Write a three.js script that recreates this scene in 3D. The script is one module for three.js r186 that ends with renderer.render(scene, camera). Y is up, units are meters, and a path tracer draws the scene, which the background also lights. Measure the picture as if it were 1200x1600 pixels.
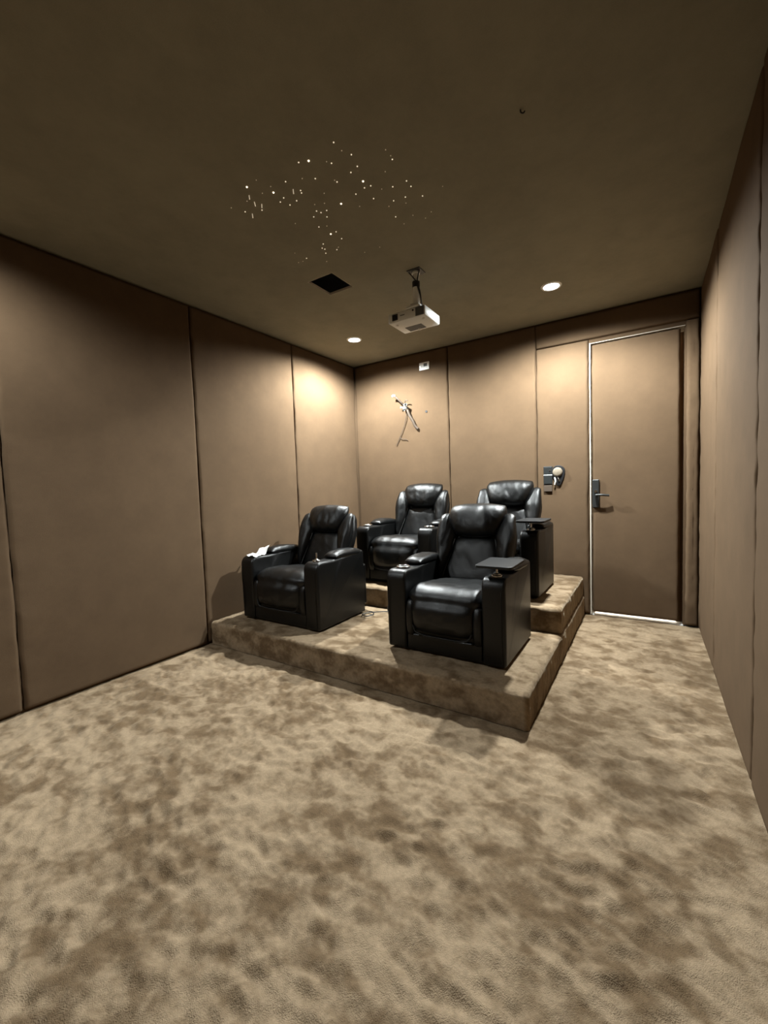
import * as THREE from 'three';
import { RoundedBoxGeometry } from 'three/addons/geometries/RoundedBoxGeometry.js';
import { mergeGeometries, mergeVertices, toCreasedNormals } from 'three/addons/utils/BufferGeometryUtils.js';
import { ImprovedNoise } from 'three/addons/math/ImprovedNoise.js';

// ---------- camera, lights, exposure ----------
const scene = new THREE.Scene();
scene.background = new THREE.Color(0x000000);
const camera = new THREE.PerspectiveCamera(102.09, 1200 / 1600, 0.02, 60);
camera.position.set(3.195, 1.281, 4.379);
camera.rotation.order = 'YXZ';
camera.rotation.set(-0.057, 0.5708, -0.0341);
const renderer = new THREE.WebGLRenderer({ antialias: true });
renderer.toneMapping = THREE.LinearToneMapping;
renderer.toneMappingExposure = 1.0;
renderer.shadowMap.enabled = true;

const H = 2.852, W = 3.552, L = 4.80;                 // room height, width, length
const LAMP = 72, LAMP_COLOR = new THREE.Color().setRGB(0.94, 1.0, 1.0);
const LAMPS = [[0.58, 0.77, 1], [2.53, 0.75, 1], [0.58, 4.05, 0.28]];   // ceiling downlights: x, z, power

// ---------- helpers ----------
const taken = new Map();
function numbered(name) {
  const n = taken.get(name) ?? 0; taken.set(name, n + 1);
  return n ? name + '_' + String(n).padStart(3, '0') : name;
}
function rng(seed) { let s = seed | 0; return () => { s = (s + 0x6d2b79f5) | 0; let t = Math.imul(s ^ (s >>> 15), 1 | s); t = (t + Math.imul(t ^ (t >>> 7), 61 | t)) ^ t; return ((t ^ (t >>> 14)) >>> 0) / 4294967296; }; }
const perlin = new ImprovedNoise();
const N3 = (x, y, z = 0.37) => perlin.noise(x + 37.1, y + 51.7, z + 11.3);
const fbm = (x, y, o = 4, z = 0.37) => { let a = 0, s = 1, f = 1; for (let i = 0; i < o; i++) { a += s * N3(x * f, y * f, z + i * 7.3); s *= 0.5; f *= 2.03; } return a; };
const sstep = (a, b, x) => { const t = Math.min(1, Math.max(0, (x - a) / (b - a))); return t * t * (3 - 2 * t); };
const V = (x, y, z) => new THREE.Vector3(x, y, z);
function shadows(m) { m.castShadow = true; m.receiveShadow = true; return m; }
function part(name, geo, mat, parent) { const m = shadows(new THREE.Mesh(geo, mat)); m.name = name; parent.add(m); return m; }
function thing(name, label, category, pos = [0, 0, 0], group) {
  const g = new THREE.Group(); g.name = numbered(name); g.position.set(...pos); g.userData = { label, category };
  if (group) g.userData.group = group; scene.add(g); return g;
}
function structure(name, label, category) { const g = new THREE.Group(); g.name = name; g.userData = { label, category, kind: 'structure' }; scene.add(g); return g; }
function single(name, geo, mat, label, category, group) { const m = part(numbered(name), geo, mat, scene); m.userData = { label, category }; if (group) m.userData.group = group; return m; }
// box-projected uv in metres
function boxUV(geo) {
  const g = geo.index ? geo.toNonIndexed() : geo; const p = g.attributes.position, uv = new Float32Array(p.count * 2);
  const a = V(), b = V(), c = V();
  for (let i = 0; i < p.count; i += 3) {
    a.fromBufferAttribute(p, i); b.fromBufferAttribute(p, i + 1); c.fromBufferAttribute(p, i + 2);
    const n = b.clone().sub(a).cross(c.clone().sub(a)), ax = Math.abs(n.x), ay = Math.abs(n.y), az = Math.abs(n.z);
    [a, b, c].forEach((q, k) => { const [u, v] = ax > ay && ax > az ? [q.z, q.y] : ay > az ? [q.x, q.z] : [q.x, q.y]; uv[(i + k) * 2] = u; uv[(i + k) * 2 + 1] = v; });
  }
  g.setAttribute('uv', new THREE.BufferAttribute(uv, 2)); return g;
}
const box = (x0, x1, y0, y1, z0, z1) => boxUV(new THREE.BoxGeometry(x1 - x0, y1 - y0, z1 - z0).translate((x0 + x1) / 2, (y0 + y1) / 2, (z0 + z1) / 2));
const rbox = (x0, x1, y0, y1, z0, z1, r = 0.01, s = 3) => boxUV(new RoundedBoxGeometry(x1 - x0, y1 - y0, z1 - z0, s, r).translate((x0 + x1) / 2, (y0 + y1) / 2, (z0 + z1) / 2));
const cyl = (r0, r1, h, x, y, z, n = 24) => boxUV(new THREE.CylinderGeometry(r0, r1, h, n).translate(x, y, z));
const tube = (pts, r, n = 40, k = 8) => new THREE.TubeGeometry(new THREE.CatmullRomCurve3(pts), n, r, k);
// indexed grid from a function of (i/nu, j/nv)
function grid(nu, nv, f, flip = false) {
  const pos = [], uv = [], idx = [];
  for (let j = 0; j <= nv; j++) for (let i = 0; i <= nu; i++) { const q = f(i / nu, j / nv); pos.push(q[0], q[1], q[2]); uv.push(q[3], q[4]); }
  for (let j = 0; j < nv; j++) for (let i = 0; i < nu; i++) {
    const a = j * (nu + 1) + i, b = a + 1, c = a + nu + 1, d = c + 1;
    if (flip) idx.push(a, c, b, b, c, d); else idx.push(a, b, c, b, d, c);
  }
  const g = new THREE.BufferGeometry(); g.setAttribute('position', new THREE.Float32BufferAttribute(pos, 3)); g.setAttribute('uv', new THREE.Float32BufferAttribute(uv, 2)); g.setIndex(idx); g.computeVertexNormals(); return g;
}
// a stuffed cushion: P(s,t) with s,t in [-1,1] gives the middle surface, N(s,t) the way it bulges; front and back thickness, softness p
function cushion(P, N, tf, tb, { p = 5, nu = 28, nv = 28, wrinkle = 0, seed = 0, wf = 14, round = 0.25 } = {}) {
  const m = (a) => Math.sin((a - 0.5) * Math.PI);              // denser towards the edges
  const side = (sign, th) => (a, b) => {
    const s0 = m(a), t0 = m(b), s = s0 * Math.sqrt(1 - round * t0 * t0 / 2), t = t0 * Math.sqrt(1 - round * s0 * s0 / 2), e = Math.pow(Math.max(0, (1 - Math.pow(Math.abs(s0), p)) * (1 - Math.pow(Math.abs(t0), p))), 1 / 2.2);
    const c = P(s, t), n = N(s, t); let w = th * e;
    if (wrinkle) w += wrinkle * e * fbm(c.x * wf + seed, c.y * wf + c.z * wf, 3, seed);
    return [c.x + n.x * sign * w, c.y + n.y * sign * w, c.z + n.z * sign * w, c.x + seed * 0.1, c.y - c.z];
  };
  let g = mergeGeometries([grid(nu, nv, side(1, tf)), grid(nu, nv, side(-1, tb), true)]);
  const uv = g.attributes.uv.array; g.deleteAttribute('normal');
  g = mergeVertices(g, 1e-5); g.computeVertexNormals(); return g;
}

// ---------- textures ----------
function texture(size, f, { srgb = false, repeat = 1 } = {}) {
  const d = new Uint8Array(size * size * 4);
  for (let j = 0; j < size; j++) for (let i = 0; i < size; i++) { const c = f(i / size, j / size), o = (j * size + i) * 4; for (let k = 0; k < 3; k++) d[o + k] = Math.max(0, Math.min(255, c[k] * 255)); d[o + 3] = 255; }
  const t = new THREE.DataTexture(d, size, size); t.wrapS = t.wrapT = THREE.RepeatWrapping; t.magFilter = THREE.LinearFilter; t.minFilter = THREE.LinearMipmapLinearFilter; t.generateMipmaps = true;
  if (srgb) t.colorSpace = THREE.SRGBColorSpace; t.repeat.set(repeat, repeat); t.needsUpdate = true; return t;
}
// tileable value noise
function tile(seed, n) {
  const r = rng(seed), a = Float32Array.from({ length: n * n }, () => r());
  return (u, v) => { const x = u * n, y = v * n, i = Math.floor(x), j = Math.floor(y); let fx = x - i, fy = y - j; fx = fx * fx * (3 - 2 * fx); fy = fy * fy * (3 - 2 * fy);
    const at = (p, q) => a[((q % n + n) % n) * n + ((p % n + n) % n)];
    return (at(i, j) * (1 - fx) + at(i + 1, j) * fx) * (1 - fy) + (at(i, j + 1) * (1 - fx) + at(i + 1, j + 1) * fx) * fy; };
}
const tn = [4, 8, 16, 32, 64, 128, 256].map((n, k) => tile(100 + k, n));
const toS = (x) => (x <= 0.0031308 ? 12.92 * x : 1.055 * Math.pow(x, 1 / 2.4) - 0.055);
const mixc = (a, b, t) => a.map((x, k) => x + (b[k] - x) * t);

// brown upholstery cloth: soft blotches and a fine weave
const CLOTH = [0.101, 0.066, 0.039];
const clothMap = (tint, seed) => texture(1024, (u, v) => {
  const t = tile(seed, 5)(u, v);
  const m = 0.86 + 0.16 * tn[0](u, v) * 0.6 + 0.10 * tn[2](u, v) + 0.05 * tn[4](u + 0.3, v) + 0.05 * (tn[6](u * 2, v * 2) - 0.5);
  const w = 1 + 0.04 * Math.sin(u * 1024 * Math.PI / 2) * Math.sin(v * 1024 * Math.PI / 2);
  return tint.map((c) => toS(c * m * w));
}, { srgb: true, repeat: 1 / 1.6 });
const weave = texture(512, (u, v) => { const a = 0.5 + 0.25 * Math.sin(u * 128 * Math.PI * 2) * Math.sin(v * 128 * Math.PI * 2) + 0.3 * (tn[6](u, v) - 0.5) + 0.2 * (tn[5](v, u) - 0.5); return [a, a, a]; }, { repeat: 1 / 0.3 });
const cloth = new THREE.MeshPhysicalMaterial({ name: 'brown_cloth', map: clothMap(CLOTH, 5), bumpMap: weave, bumpScale: 0.0006, roughness: 1, specularIntensity: 0.15 });
const ceilingCloth = new THREE.MeshPhysicalMaterial({ name: 'ceiling_cloth', map: clothMap([0.262, 0.242, 0.182], 6), bumpMap: weave, bumpScale: 0.0006, roughness: 1, specularIntensity: 0.15 });

// plush carpet: the nap lies in patches brushed light and dark, with a coarse grain
const CSIZE = 4.8;
const crush = (x, z) => {                                   // lumps and brush ridges of the pile, about -1..1
  const wx = x + 0.05 * N3(x * 3.1, z * 3.1, 3.1), wz = z + 0.05 * N3(x * 3.1, z * 3.1, 8.2);
  const big = N3(wx * 2.6, wz * 3.4, 6.6), r = 1 - 2.4 * Math.abs(N3(wx * 8, wz * 12.5, 1.7)), q = N3(wx * 16, wz * 21, 4.4), f = N3(wx * 31, wz * 37, 9.1);
  const on = sstep(-0.45, 0.25, big);
  return 0.42 * r * on + (0.45 + 0.35 * on) * q + 0.22 * f + 0.35 * big;
};
const carpetMap = texture(1280, (u, v) => {
  const x = u * CSIZE, z = v * CSIZE;
  const wx = x + 0.035 * N3(x * 9, z * 9, 5), wz = z + 0.035 * N3(x * 9, z * 9, 8);
  const a = N3(wx * 9.5, wz * 12, 1.1) + 0.48 * N3(wx * 21, wz * 26, 3.3) + 0.3 * N3(x * 47, z * 53, 4.9), c = N3(x * 1.9, z * 1.9, 7.7);
  const t = sstep(-0.78, 0.60, a + 0.7 * c);
  const gr = (tn[6](u * 4, v * 4) - 0.5) * 0.22 + (tn[6](u * 1.5, v * 1.5) - 0.5) * 0.16;
  return mixc([0.125, 0.084, 0.048], [0.272, 0.202, 0.130], t).map((q) => toS(q * (1 + gr)));
}, { srgb: true, repeat: 1 / CSIZE });
const pile = texture(1024, (u, v) => { const a = 0.5 * tn[6](u, v) + 0.3 * tn[6](u * 2, v * 2) + 0.2 * tn[4](u, v); return [a, a, a]; }, { repeat: 1 / 0.5 });
const carpet = new THREE.MeshPhysicalMaterial({ name: 'brown_plush_carpet', map: carpetMap, bumpMap: pile, bumpScale: 0.0022, roughness: 1, specularIntensity: 0.15, sheen: 1, sheenRoughness: 0.34, sheenColor: new THREE.Color().setRGB(1.0, 0.86, 0.64) });

// black leather
const grain = texture(1024, (u, v) => {
  const a = Math.abs(tn[6](u, v) - 0.5) * 0.9 + Math.abs(tn[5](u + 0.2, v) - 0.5) * 0.7 + 0.35 * Math.abs(tn[3](u, v) - 0.5) + 0.3 * tn[2](u, v); return [a, a, a];
}, { repeat: 1 / 0.45 });
const leather = new THREE.MeshPhysicalMaterial({ name: 'black_leather', color: new THREE.Color().setRGB(0.0025, 0.0026, 0.0026), bumpMap: grain, bumpScale: 0.0008, roughness: 0.35, specularIntensity: 0.9, ior: 1.44 });
const mat = (name, r, g, b, rough, metal = 0, extra = {}) => new THREE.MeshPhysicalMaterial({ name, color: new THREE.Color().setRGB(r, g, b), roughness: rough, metalness: metal, ...extra });
const M = {
  seamGlint: mat('grey_seam_glint', 0.10, 0.10, 0.095, 0.6), chrome: mat('chrome', 0.75, 0.76, 0.76, 0.16, 1), black: mat('black_plastic', 0.012, 0.012, 0.013, 0.38), matt: mat('dark_plinth', 0.008, 0.008, 0.008, 0.7),
  white: mat('white_plastic', 0.82, 0.83, 0.80, 0.4), whitePaint: mat('white_paint', 0.62, 0.58, 0.50, 0.6), grey: mat('grey_grille', 0.12, 0.125, 0.125, 0.6), lens: mat('lens_glass', 0.01, 0.012, 0.015, 0.08),
  paper: mat('white_paper', 0.80, 0.80, 0.77, 0.85), concrete: mat('concrete', 0.22, 0.21, 0.20, 0.95), board: mat('raw_board', 0.52, 0.47, 0.38, 0.85), gun: mat('gunmetal', 0.022, 0.023, 0.023, 0.42, 0.3),
  switchFace: mat('switch_face', 0.020, 0.022, 0.022, 0.28), tan: mat('tan_knob', 0.19, 0.155, 0.11, 0.7), wire: mat('brown_wire', 0.055, 0.036, 0.022, 0.7), plug: mat('clear_plug', 0.65, 0.65, 0.62, 0.25),
  plaster: mat('white_plaster', 0.75, 0.74, 0.72, 0.9), tile: mat('white_tile', 0.80, 0.80, 0.78, 0.3), tray: mat('black_tray', 0.008, 0.008, 0.008, 0.42, 0, { specularIntensity: 0.6 }),
};

// ---------- the room ----------
// one padded cloth panel in its own plane: width w, height h, edges rolled back by d, seam puckers along the sides
function panelGeometry(w, h, d, seed, pucker = 1) {
  const steps = (len) => { const e = [0, 0.003, 0.008, 0.015, 0.026, 0.045, 0.08]; const out = e.filter((q) => q < len / 2); const a = out[out.length - 1], n = Math.max(1, Math.round((len - 2 * a) / 0.09)); for (let i = 1; i < n; i++) out.push(a + (len - 2 * a) * i / n); for (let i = Math.min(e.length, out.length) - 1; i >= 0; i--) if (e[i] < len / 2) out.push(len - e[i]); return [...new Set(out)].sort((p, q) => p - q); };
  const xs = steps(w), ys = []; const ny = Math.round(h / 0.03); for (let j = 0; j <= ny; j++) ys.push(h * j / ny);
  [0.006, 0.014].forEach((q) => { ys.push(q, h - q); }); ys.sort((p, q) => p - q);
  const pos = [], uv = [], idx = [];
  for (const y of ys) for (const x of xs) {
    const dx = Math.max(0, Math.min(x, w - x)), dy = Math.max(0, Math.min(y, h - y)), sideSeed = x < w / 2 ? seed : seed + 5.5;
    const roll = Math.sqrt(1 - Math.pow(1 - Math.min(1, dx / 0.022), 2)) * Math.sqrt(1 - Math.pow(1 - Math.min(1, dy / 0.016), 2));
    const near = Math.exp(-dx / 0.05), k = N3(y * 9, sideSeed, 2) + 0.6 * N3(y * 23, sideSeed, 6);
    const jx = (x < w / 2 ? 1 : -1) * near * pucker * (0.006 * k + 0.006 * N3(y * 2.3, sideSeed, 9)), z = d * roll + roll * (0.003 * fbm(x * 2.2 + seed, y * 2.2, 2, seed) + 0.007 * pucker * near * k);
    pos.push(x + jx, y, z); uv.push(x + seed * 0.37, y + seed * 0.21);
  }
  const nx = xs.length;
  for (let j = 0; j < ys.length - 1; j++) for (let i = 0; i < nx - 1; i++) { const a = j * nx + i; idx.push(a, a + 1, a + nx, a + 1, a + nx + 1, a + nx); }
  const g = new THREE.BufferGeometry(); g.setAttribute('position', new THREE.Float32BufferAttribute(pos, 3)); g.setAttribute('uv', new THREE.Float32BufferAttribute(uv, 2)); g.setIndex(idx); g.computeVertexNormals(); return g;
}
const T = 0.15, PD = 0.03;                                  // wall thickness, padding depth
function addPanel(parent, geo, place) { const m = part('panel', geo, cloth, parent); place(m); return m; }

const floor = structure('floor', 'brown plush carpet with brushed nap over the room floor', 'floor');
{
  // visible carpet: pile lumps are real relief
  const flat = (x, z) => { const d = Math.min(Math.hypot(Math.max(0, x - 2.67), Math.max(0, z - 2.245)), x, W - x, L - z, z); return 0.15 + 0.85 * sstep(0.0, 0.16, d); };   // the pile lies flat where it is tucked under walls and step
  const h = (x, z) => 0.017 * flat(x, z) * crush(x, z) - 0.004 * Math.exp(-Math.pow((x - 2.171 - (z - 3.367) * 0.68) / 0.008, 2)) * sstep(3.2, 3.4, z);
  part('carpet', grid(360, 486, (a, b) => { const x = a * (W + 0.06) - 0.03, z = L + 0.03 - b * (L + 0.055); return [x, h(x, z) - 0.015, z, x, z]; }), carpet, floor);
  part('slab', box(-T, W + T, -0.2, -0.03, -T, L + T), M.board, floor);
}
const ceiling = structure('ceiling', 'dark brown cloth ceiling with a square cut opening', 'ceiling');
const HATCH = [1.022, 1.256, 1.69, 1.95];
{
  const s = new THREE.Shape([[-T, -T], [W + T, -T], [W + T, L + T], [-T, L + T]].map(([x, z]) => new THREE.Vector2(x, z)));
  const [x0, x1, z0, z1] = HATCH;
  s.holes.push(new THREE.Path([[x0, z0], [x0, z1], [x1, z1], [x1, z0]].map(([x, z]) => new THREE.Vector2(x, z))));
  const g = boxUV(new THREE.ExtrudeGeometry(s, { depth: 0.014, bevelEnabled: false }).rotateX(Math.PI / 2).translate(0, H + 0.014, 0)); g.computeVertexNormals();
  part('cloth_board', g, ceilingCloth, ceiling);
  // raw edges of the cut board; a closed plenum and the concrete slab lie above
  const e = 0.0025;
  for (const [a, b, c, d2] of [[x0, x1, z0 - 0, z0 + e], [x0, x1, z1 - e, z1], [x0, x0 + e, z0, z1], [x1 - e, x1, z0, z1]]) part('cut_edge', box(a, b, H - 0.001, H + 0.016, c, d2), M.board, ceiling);
  part('slab', box(-T, W + T, H + 0.6, H + 0.7, -T, L + T), M.concrete, ceiling);
}
const TOP = H - 0.012;
{
  const wl = structure('wall_left', 'brown padded cloth wall in tall panels beside the seating platform', 'wall');
  part('backing', box(-T, -PD, -0.03, H + 0.6, -T, L + T), cloth, wl);
  const z = [0.0, 1.107, 2.265, 3.52, L];
  for (let i = 0; i < z.length - 1; i++) addPanel(wl, panelGeometry(z[i + 1] - z[i], TOP, PD, 1 + i), (m) => { m.rotation.y = Math.PI / 2; m.position.set(-PD, 0, z[i + 1]); });
  const wr = structure('wall_right', 'brown padded cloth wall in tall panels beside the door', 'wall');
  part('backing', box(W + PD, W + T, -0.03, H + 0.6, -T, L + T), cloth, wr);
  const zr = [0.0, 0.98, 2.19, 3.40, L];
  for (let i = 0; i < zr.length - 1; i++) addPanel(wr, panelGeometry(zr[i + 1] - zr[i], TOP, PD, 11 + i), (m) => { m.rotation.y = -Math.PI / 2; m.position.set(W + PD, 0, zr[i]); });
  const wf = structure('wall_front', 'brown padded cloth wall opposite the seats', 'wall');
  part('backing', box(-T, W + T, -0.03, H + 0.6, L + PD, L + T), cloth, wf);
  for (let i = 0; i < 3; i++) addPanel(wf, panelGeometry(W / 3, TOP, PD, 21 + i), (m) => { m.rotation.y = Math.PI; m.position.set((i + 1) * W / 3, 0, L + PD); });
}
const DX0 = 2.722, DX1 = 3.448, DH = 2.568;                 // door opening
{
  const wb = structure('wall_back', 'brown padded cloth wall behind the seats, pieced around the door', 'wall');
  part('backing', mergeGeometries([box(-T, DX0, -0.03, H + 0.6, -T, -PD), box(DX1, W + T, -0.03, H + 0.6, -T, -PD), box(DX0, DX1, DH, H + 0.6, -T, -PD)]), cloth, wb);
  const P = [[0, 1.29, 0.0, TOP], [1.29, 2.237, 0.0, TOP], [2.237, DX0 - 0.012, 0.0, 2.606], [2.237, W, 2.606, TOP], [DX1 + 0.014, W, 0.0, 2.606]];
  P.forEach(([x0, x1, y0, y1], i) => addPanel(wb, panelGeometry(x1 - x0, y1 - y0, PD, 31 + i), (m) => m.position.set(x0, y0, -PD)));
}
{
  const door = structure('door_1', 'padded brown cloth door with black lever lock and white edge strip', 'door');
  const leaf = part('leaf', mergeGeometries([box(DX0 + 0.016, DX1 - 0.030, 0.020, DH - 0.016, -0.075, -0.040)]), cloth, door);
  const pad = part('padding', panelGeometry(DX1 - DX0 - 0.046, DH - 0.036, 0.03, 41, 0.8), cloth, door); pad.position.set(DX0 + 0.016, 0.020, -0.040);
  part('frame_strip', box(DX0 - 0.002, DX0 + 0.006, 0, DH, -T, -0.008), M.whitePaint, door);
  part('frame_strip', box(DX0 - 0.004, DX1, DH - 0.005, DH - 0.001, -T, -0.014), M.whitePaint, door);
  part('frame_strip', box(DX1 - 0.004, DX1 + 0.008, 0, DH, -T, -0.035), cloth, door);
  part('stop', box(DX1 - 0.05, DX1, 0.0, DH, -T, -0.10), cloth, door);
  part('stop', box(DX0, DX0 + 0.03, 0.0, DH, -T, -0.085), M.whitePaint, door);
  part('stop', box(DX0, DX1, DH - 0.03, DH, -T, -0.085), M.whitePaint, door);
  // lock plate and lever
  const lock = part('lock_plate', rbox(2.740, 2.800, 1.030, 1.296, -0.012, 0.012, 0.008), M.gun, door); lock.userData.label = 'dark grey lock plate';
  part('cylinder', cyl(0.013, 0.013, 0.012, 0, 0, 0).rotateX(Math.PI / 2).translate(2.770, 1.185, 0.014), M.chrome, lock);
  part('lever', mergeGeometries([new THREE.CylinderGeometry(0.012, 0.012, 0.05, 16).rotateX(Math.PI / 2).translate(2.774, 1.150, 0.030), tube([V(2.774, 1.150, 0.052), V(2.82, 1.152, 0.055), V(2.885, 1.146, 0.045)], 0.0105, 16)].map((g) => g.toNonIndexed())), M.gun, lock);
}
// bright hallway beyond the door, seen only as a line of light under it
{
  const hall = structure('floor_hallway', 'white tiled hallway floor beyond the door', 'floor');
  hall.name = 'floor_hallway';
  part('tile_floor', box(1.9, 4.2, -0.06, -0.004, -1.6, -0.03), M.tile, hall);
  const hw = structure('wall_hallway', 'white plaster hallway shell beyond the door', 'wall');
  part('plaster', mergeGeometries([box(1.8, 4.3, -0.06, H, -1.7, -1.6), box(1.8, 1.9, -0.06, H, -1.6, -T), box(4.2, 4.3, -0.06, H, -1.6, -T), box(1.8, 4.3, H, H + 0.1, -1.7, -T)]), M.plaster, hw);
  const lamp = thing('hallway_light', 'white globe ceiling light in the hallway beyond the door', 'lamp', [3.1, H - 0.09, -0.85]);
  part('globe', new THREE.SphereGeometry(0.09, 24, 16), new THREE.MeshStandardMaterial({ color: 0xffffff, emissive: 0xffffff, emissiveIntensity: 3 }), lamp);
  const pl = new THREE.PointLight(0xfff6e8, 26, 0, 2); pl.castShadow = true; pl.shadow.radius = 3; lamp.add(pl);
}

// ---------- seating platform: two carpeted tiers ----------
function platform(w, h0, h1, z1, r, label) {
  const t = thing('seating_platform', label, 'platform', [0.010, 0, 0.012]);
  const cr = (x, z) => Math.min(0, 0.006 * (crush(x * 1.1 + 9.3, z * 1.1 + 4.1) - 0.7));
  // top with rolled front and right edges, then risers; one skin
  const prof = (edge, len, n) => { const a = []; for (let i = 0; i <= n; i++) a.push([len * i / n * 1, 0, 0]); return a; };
  const nz = Math.round(z1 / 0.016), nr = 7, nd = 10;
  const zs = []; for (let i = 0; i <= nz; i++) zs.push([(z1 - r) * i / nz, h1, 0]);
  for (let i = 1; i <= nr; i++) { const a = i / nr * Math.PI / 2; zs.push([z1 - r + r * Math.sin(a), h1 - r + r * Math.cos(a), a]); }
  for (let i = 1; i <= nd; i++) zs.push([z1, (h1 - r) + (h0 - 0.01 - h1 + r) * i / nd, Math.PI / 2]);
  const nx = Math.round(w / 0.016), xs = []; for (let i = 0; i <= nx; i++) xs.push([(w - r) * i / nx, 0, 0]);
  // front skin
  const front = grid(nx, zs.length - 1, (a, b) => { const x = xs[Math.round(a * nx)][0], q = zs[Math.round(b * (zs.length - 1))], d = cr(x, q[0] + (h1 - q[1])); return [x, q[1] + d * Math.cos(q[2]) , q[0] + d * Math.sin(q[2]), x + 0.9, q[0] + (h1 - q[1]) * 1.0 + 1.3 ]; }, true);
  // right side skin: sweeps the same rounded profile around the corner
  const rs = []; for (let i = 0; i <= nr; i++) { const a = i / nr * Math.PI / 2; rs.push([w - r + r * Math.sin(a), h1 - r + r * Math.cos(a), a]); } for (let i = 1; i <= nd; i++) rs.push([w, (h1 - r) + (h0 - 0.01 - h1 + r) * i / nd, Math.PI / 2]);
  const side = grid(rs.length - 1, nz, (a, b) => { const q = rs[Math.round(a * (rs.length - 1))], z = (z1 - r) * b, d = cr(q[0] + h1 - q[1], z); return [q[0] + d * Math.sin(q[2]), q[1] + d * Math.cos(q[2]), z, q[0] + (h1 - q[1]) + 0.9, z + 1.3]; }, true);
  // rounded corner
  const corner = grid(10, rs.length - 1, (a, b) => { const q = rs[Math.round(b * (rs.length - 1))], rad = q[0] - (w - r), an = a * Math.PI / 2, x = w - r + rad * Math.sin(an), z = z1 - r + rad * Math.cos(an); return [x, q[1], z, x + 0.9, z + (h1 - q[1]) + 1.3]; }, true);
  let skin = mergeGeometries([front, side, corner]); skin.deleteAttribute('normal'); skin = mergeVertices(skin, 2e-3); skin.computeVertexNormals();
  part('carpet', skin, carpet, t);
  return t;
}
const TIER1 = 0.1845, TIER2 = 0.365;
platform(2.66, 0, TIER1, 2.232, 0.03, 'lower carpeted step of the seating platform under the front recliners');
platform(2.65, TIER1 + 0.011, TIER2, 1.22, 0.028, 'upper carpeted step of the seating platform under the rear recliners');

// ---------- ceiling downlights ----------
LAMPS.forEach(([x, z, k], i) => {
  const t = thing('ceiling_downlight', ['round white downlight in the ceiling corner above the loose wall wires', 'round white downlight in the ceiling near the door', 'round white downlight above the open carpet, far from the seats'][i], 'lamp', [x, H, z]);
  part('trim_ring', new THREE.LatheGeometry([[0.058, -0.002], [0.062, -0.006], [0.074, -0.006], [0.079, 0.0]].map(([r, y]) => new THREE.Vector2(r, y)), 40), M.white, t);
  part('diffuser', new THREE.CylinderGeometry(0.059, 0.059, 0.006, 40).translate(0, -0.002, 0), new THREE.MeshStandardMaterial({ name: 'lamp_glow', color: 0xffffff, emissive: 0xf2faff, emissiveIntensity: 12 }), t);
  const s = new THREE.SpotLight(LAMP_COLOR, LAMP * k, 0, 1.44, 0.38, 2); s.position.set(0, -0.012, 0); s.target.position.set(0, -2, 0); s.castShadow = true; s.shadow.radius = 2.6; t.add(s, s.target);
});

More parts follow.
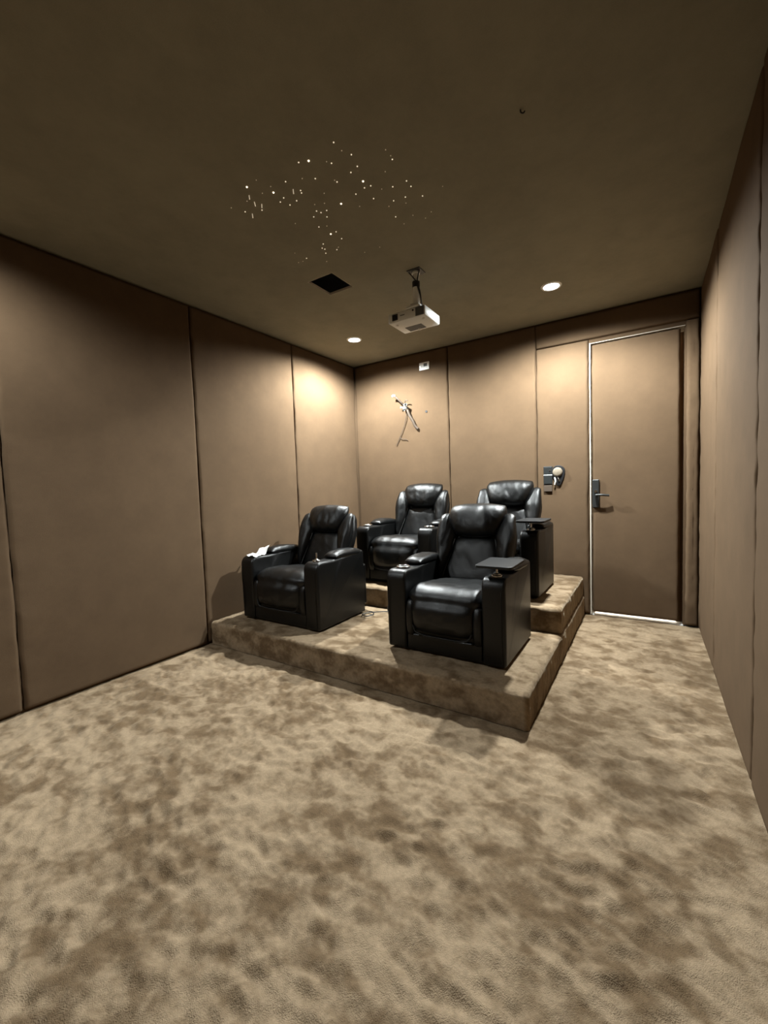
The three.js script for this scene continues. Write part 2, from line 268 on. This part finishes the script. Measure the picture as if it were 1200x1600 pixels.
// ---------- recliners ----------
// local frame: x across, y up from the platform, z = 0 at the front of the arms
function recliner(label, x, y, z, w, { tray = false, pin = false, cups = 'left', seed = 1, turn = 0 } = {}) {
  const t = thing('recliner', label, 'armchair', [x, y, z], 'black leather recliners');
  t.rotation.y = turn;
  const aw = 0.145, hw = w / 2, D = 0.62, sw = hw - aw;     // arm width, half width, arm depth, half seat width
  // plinth and back box
  part('base', rbox(-hw + 0.02, hw - 0.02, 0.0, 0.20, -D + 0.02, -0.03, 0.015), M.matt, t);
  part('back_box', rbox(-hw + 0.05, hw - 0.05, 0.05, 0.42, -D - 0.10, -D + 0.06, 0.02), leather, t);
  for (const s of [-1, 1]) {
    const sh = new THREE.Shape();
    sh.moveTo(-D, 0.012); sh.lineTo(-0.025, 0.012); sh.quadraticCurveTo(-0.004, 0.012, -0.004, 0.035); sh.lineTo(0.0, 0.47); sh.quadraticCurveTo(-0.002, 0.535, -0.055, 0.542);
    sh.lineTo(-0.20, 0.535); sh.quadraticCurveTo(-0.42, 0.545, -D + 0.03, 0.565); sh.quadraticCurveTo(-D, 0.563, -D, 0.53); sh.lineTo(-D, 0.012);
    const bev = 0.018;
    let g = new THREE.ExtrudeGeometry(sh, { depth: aw - 2 * bev, bevelEnabled: true, bevelThickness: bev, bevelSize: bev, bevelOffset: -bev, bevelSegments: 4, curveSegments: 10 });
    g = toCreasedNormals(boxUV(g.rotateY(-Math.PI / 2).translate((s > 0 ? hw : -hw + aw) - bev, 0, 0)), 0.6);
    const arm = part('armrest', g, leather, t);
    const cx = s * (hw - aw / 2);
    part('seam', new THREE.TubeGeometry(new THREE.CatmullRomCurve3([V(s * (hw - 0.022), 0.03, 0.0), V(s * (hw - 0.022), 0.25, 0.002), V(s * (hw - 0.022), 0.46, 0.002), V(s * (hw - 0.022), 0.53, -0.04)]), 24, 0.0022, 6), leather, arm);
    // rear pad on the arm
    part('arm_pad', cushion((a, b) => V(cx + a * (aw / 2 + 0.006) * (1 - 0.12 * b * b), 0.555 + 0.012 * (b < 0 ? b : 0), -0.235 - 0.195 - b * -0.195), () => V(0, 1, 0), 0.042, 0.03, { p: 3.2, seed: seed + s, wrinkle: 0.006 }), leather, arm);
    const cup = cups === 'both' || (cups === 'left' && s < 0);
    if (cup) {
      const c = part('cup_holder', new THREE.TorusGeometry(0.043, 0.0055, 10, 36).rotateX(Math.PI / 2).translate(cx, 0.549, -0.115), M.chrome, t); c.userData.label = 'chrome cup holder ring';
      part('cup_well', new THREE.CylinderGeometry(0.042, 0.042, 0.004, 32).translate(cx, 0.545, -0.115), M.matt, c);
    } else if (pin || tray) {
      const pn = part('tray_post', boxUV(new THREE.LatheGeometry([[0, 0.556], [0.030, 0.556], [0.032, 0.548], [0.031, 0.545], [0.031, 0.540]].reverse().concat([[0.030, 0.556], [0.012, 0.560], [0.0065, 0.566], [0.0065, 0.609], [0, 0.610]]).slice(0, 99).map(([r, yy]) => new THREE.Vector2(r, yy)), 24).translate(cx, 0, -0.085)), M.chrome, t); pn.userData.label = 'chrome tray post';
    }
    if (tray && s > 0) {
      const ts = new THREE.Shape(); const a = 0.108, b = 0.150, r = 0.030;
      ts.moveTo(-a + r, -b); ts.lineTo(a - r, -b); ts.quadraticCurveTo(a, -b, a, -b + r); ts.lineTo(a, b - r); ts.quadraticCurveTo(a, b, a - r, b); ts.lineTo(-a + r, b); ts.quadraticCurveTo(-a, b, -a, b - r); ts.lineTo(-a, -b + r); ts.quadraticCurveTo(-a, -b, -a + r, -b);
      const tg = boxUV(new THREE.ExtrudeGeometry(ts, { depth: 0.010, bevelEnabled: true, bevelThickness: 0.003, bevelSize: 0.003, bevelSegments: 2 }).rotateX(Math.PI / 2).translate(cx + 0.012, 0.622, -0.120));
      part('tray_table', tg, M.tray, t).userData.label = 'black swivel tray';
    }
  }
  // seat cushion: along b from the back (-1) over the front roll (+1)
  const seatPath = new THREE.CatmullRomCurve3([V(0, 0.370, -0.63), V(0, 0.372, -0.40), V(0, 0.392, -0.18), V(0, 0.385, -0.085), V(0, 0.335, -0.030), V(0, 0.24, -0.016), V(0, 0.150, -0.026)]);
  const up = V(), tan = V(), iw = sw - 0.048;
  const seatP = (a, b) => { const k = (b + 1) / 2, q = seatPath.getPoint(k); q.x = a * (sw - 0.004 + (iw - sw + 0.004) * sstep(0.58, 0.72, k)); seatPath.getTangent(k, tan); const d = -0.016 * Math.exp(-Math.pow((k - 0.665) / 0.035, 2)) + 0.012 * (1 - a * a) * sstep(0.3, 0.8, k); q.y += tan.z * d; q.z += -tan.y * d; return q; };
  const seatN = (a, b) => { seatPath.getTangent((b + 1) / 2, tan); return up.set(0, tan.z, -tan.y).normalize().clone(); };
  const foot = part('seat', cushion(seatP, seatN, 0.056, 0.04, { p: 4.5, nu: 36, nv: 70, wrinkle: 0.010, seed: seed + 2, wf: 9, round: 0.08 }), leather, t);
  part('piping', tube([V(-iw + 0.012, 0.19, 0.008), V(-iw + 0.035, 0.150, 0.014), V(0, 0.138, 0.024), V(iw - 0.035, 0.150, 0.014), V(iw - 0.012, 0.19, 0.008)], 0.006, 40), leather, foot);
  for (const s of [-1, 1]) part('footrest_bolster', cushion((a, b) => V(s * (sw - 0.030) + a * 0.030, 0.225 - b * -0.125, -0.030 + 0.01 * (1 - b * b)), () => V(0, 0, 1), 0.030, 0.03, { p: 3, nu: 14, nv: 24, seed: seed + 4 }), leather, t);
  part('front_rail', rbox(-sw + 0.002, sw - 0.002, 0.02, 0.125, -0.06, -0.012, 0.012), leather, t);
  // backrest frame of reference: origin low at the seat, leaning back
  const o = V(0, 0.36, -0.545), lean = 0.33, ut = V(0, Math.cos(lean), -Math.sin(lean)), nt = V(0, Math.sin(lean), Math.cos(lean));
  const at = (px, pt, pn = 0) => V(o.x + px, o.y + ut.y * pt + nt.y * pn, o.z + ut.z * pt + nt.z * pn);
  const lerp = (a, b, k) => a + (b - a) * k, kp = (pts, q) => { for (let i = 0; i < pts.length - 1; i++) if (q <= pts[i + 1][0]) return lerp(pts[i][1], pts[i + 1][1], sstep(0, 1, (q - pts[i][0]) / (pts[i + 1][0] - pts[i][0]))); return pts[pts.length - 1][1]; };
  const outer = (q) => kp([[0, 0.272], [0.18, 0.290], [0.38, 0.308], [0.50, 0.298], [0.60, 0.255]], q), inner = (q) => kp([[0, 0.225], [0.30, 0.165], [0.36, 0.150], [0.60, 0.215]], q);
  const normal = () => nt;
  const shell = part('backrest', cushion((a, b) => { const q = (b + 1) / 2 * 0.565; return at(a * (outer(q) - 0.012), q, -0.045); }, normal, 0.05, 0.075, { p: 7, seed: seed + 5, round: 0.3 }), leather, t);
  for (const s of [-1, 1]) part('back_wing', cushion((a, b) => { const q = 0.02 + (b + 1) / 2 * 0.525, i = inner(q), u = outer(q); const px = lerp(i, u, (a + 1) / 2); return at(s * px, q, 0.012 + 0.030 * ((a + 1) / 2) * sstep(0.0, 0.4, q) - 0.02 * Math.pow((b + 1) / 2, 8)); }, normal, 0.062, 0.05, { p: 2.6, nu: 22, nv: 40, wrinkle: 0.009, seed: seed + 6 + s, wf: 12 }), leather, t);
  part('lumbar_panel', cushion((a, b) => { const q = -0.01 + (b + 1) / 2 * 0.375; return at(a * (inner(q) + 0.012), q, 0.0); }, normal, 0.040, 0.03, { p: 5, nu: 30, nv: 30, wrinkle: 0.008, seed: seed + 9, wf: 9 }), leather, t);
  for (const s of [-1, 1]) part('back_seam', tube([0.04, 0.12, 0.2, 0.28, 0.34].map((q) => at(s * (inner(q) + 0.004), q, 0.034)), 0.0022, 30, 6), M.seamGlint, t);  // paler than the leather: light caught along the seam is put into its colour
  const head = part('head_pillow', cushion((a, b) => { const q = 0.350 + (b + 1) / 2 * 0.275; const hwid = lerp(0.178, 0.238, sstep(0, 0.9, (b + 1) / 2)); return at(a * hwid, q, 0.035 - 0.035 * Math.pow((b + 1) / 2, 3)); }, normal, 0.080, 0.045, { p: 2.8, nu: 40, nv: 34, wrinkle: 0.014, seed: seed + 10, wf: 11, round: 0.5 }), leather, t);
  return t;
}
recliner('front black leather recliner close beside the long wall, bare chrome post on its arm', 0.625, TIER1, 2.04, 0.885, { pin: true, seed: 1 });
recliner('front black leather recliner with a black tray, at the outer corner of the lower step', 2.085, TIER1, 2.02, 0.815, { tray: true, seed: 21 });
recliner('rear black leather recliner without a tray, on the upper step', 1.13, TIER2, 1.05, 0.84, { cups: 'both', seed: 41 });
recliner('rear black leather recliner with a black tray, below the wall switch', 2.06, TIER2, 1.05, 0.82, { tray: true, seed: 61 });

// crumpled paper on the left arm of the left chair
{
  const g = grid(18, 18, (a, b) => { const u = a - 0.5, v = b - 0.5; return [0.255 + u * 0.13 + 0.02 * v, 0.735 + 0.012 * fbm(a * 3, b * 3, 3, 2) + 0.09 * sstep(0.1, 0.5, -v) * (0.6 + 0.5 * a) * 0.7, 1.905 + v * 0.19 + 0.01 * N3(a * 4, b * 4), a, b]; }, true);
  const back = g.clone().translate(0, -0.0015, 0);
  single('paper_sheet', mergeGeometries([g, back]), M.paper, 'crumpled white paper on the arm of the recliner next to the wall', 'paper');
}

// ---------- projector on its ceiling pole ----------
{
  const t = thing('ceiling_projector', 'white projector with grey grille hanging on a white pole', 'projector', [1.756, H, 1.60]);
  part('ceiling_hole_patch', rbox(-0.05, 0.055, -0.006, 0.0, -0.05, 0.05, 0.002), M.black, t).userData.label = 'black patch standing for the dark hole in the ceiling';  // black slab put in for the darkness of an open hole at the pole
  part('pole', mergeGeometries([new THREE.CylinderGeometry(0.025, 0.025, 0.245, 20).translate(0, -0.125, 0), new THREE.CylinderGeometry(0.030, 0.030, 0.018, 20).translate(0, -0.010, 0)].map((g) => g.toNonIndexed())), M.white, t);
  part('tape', new THREE.CylinderGeometry(0.028, 0.028, 0.040, 20).translate(0, -0.095, 0), M.black, t).userData.label = 'black tape band';
  part('cable', tube([V(-0.045, -0.004, 0.02), V(-0.02, -0.035, 0.028), V(0.014, -0.085, 0.026), V(0.024, -0.13, 0.016), V(0.030, -0.17, 0.0), V(0.03, -0.30, -0.05)], 0.004), M.black, t);
  part('cable', tube([V(0.04, -0.004, 0.015), V(0.03, -0.04, 0.02), V(0.022, -0.09, 0.02), V(0.027, -0.14, -0.004), V(0.02, -0.29, -0.06)], 0.004), M.black, t);
  part('mount_bracket', mergeGeometries([rbox(-0.035, 0.035, -0.262, -0.236, -0.04, 0.04, 0.006), rbox(-0.055, 0.055, -0.272, -0.260, -0.06, 0.06, 0.004)]), M.white, t);
  const y0 = -0.345, y1 = -0.272, x0 = -0.215, x1 = 0.095, z0 = -0.195, z1 = 0.055;
  const b = part('body', toCreasedNormals(rbox(x0, x1, y0, y1, z0, z1, 0.014, 4), 0.7), M.white, t);
  part('lens', mergeGeometries([rbox(x0 + 0.035, x0 + 0.085, y0 + 0.014, y1 - 0.012, z1 - 0.01, z1 + 0.003, 0.005)]), M.black, b);
  part('lens_glass', new THREE.CylinderGeometry(0.017, 0.019, 0.010, 24).rotateX(Math.PI / 2).translate(x0 + 0.060, (y0 + y1) / 2, z1 + 0.003), M.lens, b);
  for (let i = 0; i < 7; i++) part('grille_slat', box(x1 - 0.076 + 0.0, x1 - 0.012, y0 + 0.008 + i * 0.0085, y0 + 0.013 + i * 0.0085, z1 - 0.004, z1 + 0.003), M.grey, b);
  part('grille', box(x1 - 0.078, x1 - 0.010, y0 + 0.006, y1 - 0.006, z1 - 0.01, z1 + 0.0012), M.grey, b);
  part('sensor', cyl(0.0065, 0.0065, 0.004, 0, 0, 0).rotateX(Math.PI / 2).translate(x1 - 0.098, y1 - 0.020, z1 + 0.001), M.black, b);
  part('badge', box(x0 + 0.105, x0 + 0.142, y0 + 0.037, y0 + 0.043, z1 - 0.001, z1 + 0.0012), M.grey, b);
  for (const [fx, fz] of [[x0 + 0.05, z1 - 0.05], [x1 - 0.04, z1 - 0.05], [(x0 + x1) / 2, z0 + 0.04]]) part('foot', cyl(0.011, 0.009, 0.012, fx, y0 - 0.005, fz, 16), M.white, b);
  part('vent_panel', box(x0 + 0.07, x0 + 0.21, y0 - 0.0015, y0 + 0.002, z0 + 0.03, z0 + 0.12), M.grey, b);
}

// ---------- star lights in the ceiling: x, z, size (4 = strand hanging loose) ----------
const STARS = [[1.989,2.817,2],[1.990,2.760,1],[2.013,2.716,2],[1.825,2.804,3],[1.779,2.824,2],[1.904,2.730,2],[1.891,2.751,1],[1.994,2.643,2],[1.945,2.630,2],[1.526,2.864,1],[1.721,2.739,1],[1.774,2.701,2],[1.638,2.772,2],[1.849,2.620,2],[1.846,2.636,1],[1.450,2.860,3],[1.530,2.754,3],[1.960,2.547,3],[1.974,2.498,2],[1.939,2.505,2],[2.008,2.445,1],[2.064,2.426,2],[2.156,2.581,2],[2.161,2.604,1],[2.160,2.647,1],[2.143,2.420,2],[2.143,2.373,2],[2.080,2.321,2],[2.160,2.274,2],[2.013,2.333,2],[2.059,2.277,1],[1.933,2.411,2],[1.875,2.494,2],[1.765,2.481,3],[1.835,2.405,1],[1.953,2.211,2],[2.041,2.164,1],[1.968,2.310,1],[2.279,2.276,1],[2.089,2.099,1],[2.087,2.536,1],[1.410,2.812,4],[1.393,2.761,4],[1.411,2.729,4],[1.375,2.696,2],[1.289,2.741,2],[1.306,2.704,4],[1.544,2.695,2],[1.506,2.683,2],[1.531,2.636,2],[1.584,2.639,2],[1.629,2.709,4],[1.656,2.683,2],[1.647,2.667,2],[1.742,2.596,1],[1.615,2.514,2],[1.627,2.490,2],[1.665,2.485,2],[1.569,2.486,2],[1.630,2.442,2],[1.532,2.400,2],[1.576,2.379,1],[1.441,2.504,1],[1.545,2.306,3],[1.585,2.304,2],[1.569,2.230,2],[1.439,2.254,2],[1.404,2.224,2],[1.410,2.205,2],[1.385,2.166,2],[1.470,2.154,2],[1.495,2.170,1],[1.324,2.086,1],[1.599,2.022,1],[1.713,2.013,1],[1.221,2.286,1],[1.241,2.196,2],[1.195,2.183,1],[1.160,2.189,1],[1.643,2.560,1],[1.693,2.537,1],[1.961,2.127,1],[2.141,2.129,1],[1.551,2.792,1],[1.479,2.784,1],[1.366,2.791,1],[1.254,2.806,1]];
{
  const glow = (k) => new THREE.MeshStandardMaterial({ name: 'star_glow', color: 0xfff2d8, emissive: 0xffeccb, emissiveIntensity: k });
  const ms = [glow(0.22), glow(0.9), glow(2.2), glow(0.5)], gs = [0.0024, 0.0031, 0.0048].map((r) => new THREE.SphereGeometry(r, 10, 8));
  STARS.forEach(([x, z, s], i) => {
    if (s < 4) { const m = single('star_light', gs[s - 1], ms[s - 1], s === 3 ? 'larger glowing fibre-optic star point in the ceiling cloth' : 'tiny glowing fibre-optic star point in the ceiling cloth', 'star light', s === 3 ? 'large ceiling star points' : 'small ceiling star points'); m.position.set(x, H - 0.001, z); }
    else { const m = single('star_strand', new THREE.CylinderGeometry(0.0018, 0.0022, 0.022, 8), ms[3], 'short glowing fibre strand hanging loose from the ceiling cloth', 'star light', 'hanging fibre strands'); m.position.set(x, H - 0.010, z); m.rotation.z = 0.5 * N3(i * 0.7, 2); m.rotation.x = 0.4 * N3(i * 0.9, 5); }
  });
}
single('ceiling_hook', tube([V(2.735, H + 0.002, 2.492), V(2.737, H - 0.012, 2.494), V(2.746, H - 0.016, 2.49), V(2.75, H - 0.008, 2.486)], 0.003, 16), M.black, 'small dark hook in the bare ceiling cloth', 'hook');

// ---------- things on the back wall ----------
{
  const t = thing('wall_outlet', 'small white outlet plate high on the back wall', 'outlet', [1.006, 2.673, 0]);
  part('plate', rbox(-0.064, 0.064, -0.044, 0.044, -0.006, 0.010, 0.004), M.white, t);
  part('socket', rbox(-0.006, 0.038, -0.006, 0.030, 0.008, 0.0125, 0.002), M.grey, t);
  for (const x of [-0.052, 0.052]) part('screw', cyl(0.004, 0.004, 0.003, 0, 0, 0, 12).rotateX(Math.PI / 2).translate(x, 0, 0.011), M.chrome, t);
}
{
  const t = thing('wall_wiring', 'loose wires and white conduit stubs poking out of the back wall, with a dark strip as their shadow', 'wires', [0.74, 2.25, 0]);
  part('cable', tube([V(0.0, 0.0, -0.02), V(-0.02, 0.03, 0.04), V(-0.06, 0.08, 0.07), V(-0.10, 0.125, 0.075)], 0.011, 24, 10), M.wire, t);
  part('conduit_end', tube([V(-0.095, 0.122, 0.075), V(-0.115, 0.130, 0.076), V(-0.135, 0.126, 0.074)], 0.013, 10, 12), M.white, t);
  part('conduit_end', tube([V(0.0, 0.0, -0.02), V(0.012, 0.004, 0.04), V(0.05, 0.004, 0.085)], 0.016, 16, 12), M.white, t);
  part('conduit_end', tube([V(0.01, -0.02, -0.02), V(0.004, -0.035, 0.04), V(0.014, -0.05, 0.06)], 0.014, 16, 12), M.white, t);
  part('conduit_end', tube([V(-0.02, -0.01, -0.02), V(-0.03, -0.016, 0.03), V(-0.045, -0.012, 0.045)], 0.011, 16, 12), M.white, t);
  part('cable', tube([V(0.0, 0.01, -0.02), V(0.015, 0.04, 0.04), V(0.04, 0.055, 0.06), V(0.065, 0.05, 0.06)], 0.006, 20), M.wire, t);
  part('cable', tube([V(0.02, -0.03, -0.02), V(0.045, -0.06, 0.03), V(0.07, -0.12, 0.035), V(0.11, -0.19, 0.03), V(0.135, -0.25, 0.022), V(0.165, -0.285, 0.014)], 0.016, 40, 10), M.wire, t);  // dark strip modelled in place of the shadow the wire bundle casts
  part('thin_wire', tube([V(0.02, -0.05, -0.01), V(0.022, -0.10, 0.018), V(-0.01, -0.21, 0.016), V(-0.05, -0.30, 0.014), V(-0.10, -0.39, 0.012), V(-0.135, -0.455, 0.010)], 0.0042, 50), M.wire, t);
  part('thin_wire', tube([V(-0.085, -0.362, 0.012), V(-0.05, -0.385, 0.014), V(-0.01, -0.388, 0.012), V(0.02, -0.405, 0.008)], 0.0032, 24), M.wire, t);
}
single('wall_hole_disc', new THREE.CylinderGeometry(0.014, 0.014, 0.006, 14).rotateX(Math.PI / 2).translate(1.014, 2.155, 0.001), M.matt, 'small solid disc coloured dark as the shade of a plug hole, beside the wires', 'hole');  // no recess cut; the hole's shade is the dark colour of this disc
{
  const t = thing('wall_switch', 'dark grey stacked switch plate on the wall beside the door', 'switch', [2.345, 1.335, 0]);
  part('plate', rbox(-0.042, 0.042, -0.075, 0.108, -0.006, 0.012, 0.005), M.gun, t);
  part('switch_face', rbox(-0.036, 0.036, 0.030, 0.100, 0.009, 0.017, 0.004), M.switchFace, t);
  part('switch_face', rbox(-0.036, 0.036, -0.066, 0.016, 0.009, 0.016, 0.004), M.switchFace, t);
  part('switch_rim', box(-0.040, 0.040, 0.020, 0.026, 0.008, 0.016), M.white, t);
  part('lower_box', rbox(-0.040, 0.040, -0.142, -0.080, -0.006, 0.018, 0.004), M.wire, t);
  part('button', cyl(0.007, 0.007, 0.006, 0, 0, 0, 14).rotateX(Math.PI / 2).translate(0.018, 0.064, 0.018), M.chrome, t);
}
{
  const t = thing('wall_dimmer', 'round tan knob over a dark teardrop shape standing for its rim and shadow, beside the switch plate', 'dimmer', [2.440, 1.385, 0]);
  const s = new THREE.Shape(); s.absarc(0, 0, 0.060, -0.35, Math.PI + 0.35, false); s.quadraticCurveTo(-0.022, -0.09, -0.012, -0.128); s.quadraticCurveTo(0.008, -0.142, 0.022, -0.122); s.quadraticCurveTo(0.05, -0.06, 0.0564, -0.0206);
  part('rim_and_shadow', toCreasedNormals(boxUV(new THREE.ExtrudeGeometry(s, { depth: 0.014, bevelEnabled: true, bevelThickness: 0.004, bevelSize: 0.004, bevelSegments: 2, curveSegments: 24 }).translate(0, 0, -0.002)), 0.6), M.black, t);  // solid teardrop stands for the knob's black rim and the shadow beneath it
  part('knob', boxUV(new THREE.LatheGeometry([[0, 0.040], [0.030, 0.038], [0.043, 0.030], [0.046, 0.018], [0.046, 0.010]].reverse().map(([r, y]) => new THREE.Vector2(r, y)), 32).rotateX(Math.PI / 2).translate(-0.004, -0.002, 0)), M.tan, t);
  part('wire', tube([V(-0.03, -0.055, 0.02), V(-0.022, -0.09, 0.028), V(-0.03, -0.125, 0.02)], 0.007, 16), M.white, t);
  part('wire', tube([V(0.002, -0.055, 0.022), V(0.008, -0.075, 0.028), V(0.014, -0.092, 0.02)], 0.005, 12), M.chrome, t);
}
// cable and plug on the lower step between the two front chairs
{
  const t = thing('power_cable', 'looped dark power cable with clear plug between the front recliners', 'cable', [1.16, TIER1 + 0.006, 1.45]);
  part('cord', tube([V(0.12, 0.006, -0.12), V(0.04, 0.006, -0.06), V(-0.03, 0.008, 0.01), V(-0.06, 0.006, 0.07), V(0.0, 0.006, 0.10), V(0.04, 0.012, 0.05), V(0.0, 0.014, 0.0), V(-0.08, 0.006, -0.03)], 0.0045, 80), M.black, t);
  part('adapter', rbox(0.08, 0.16, 0.0, 0.05, -0.19, -0.11, 0.01), M.black, t);
  part('plug', rbox(0.095, 0.135, 0.048, 0.075, -0.17, -0.14, 0.008), M.plug, t);
}
renderer.render(scene, camera);
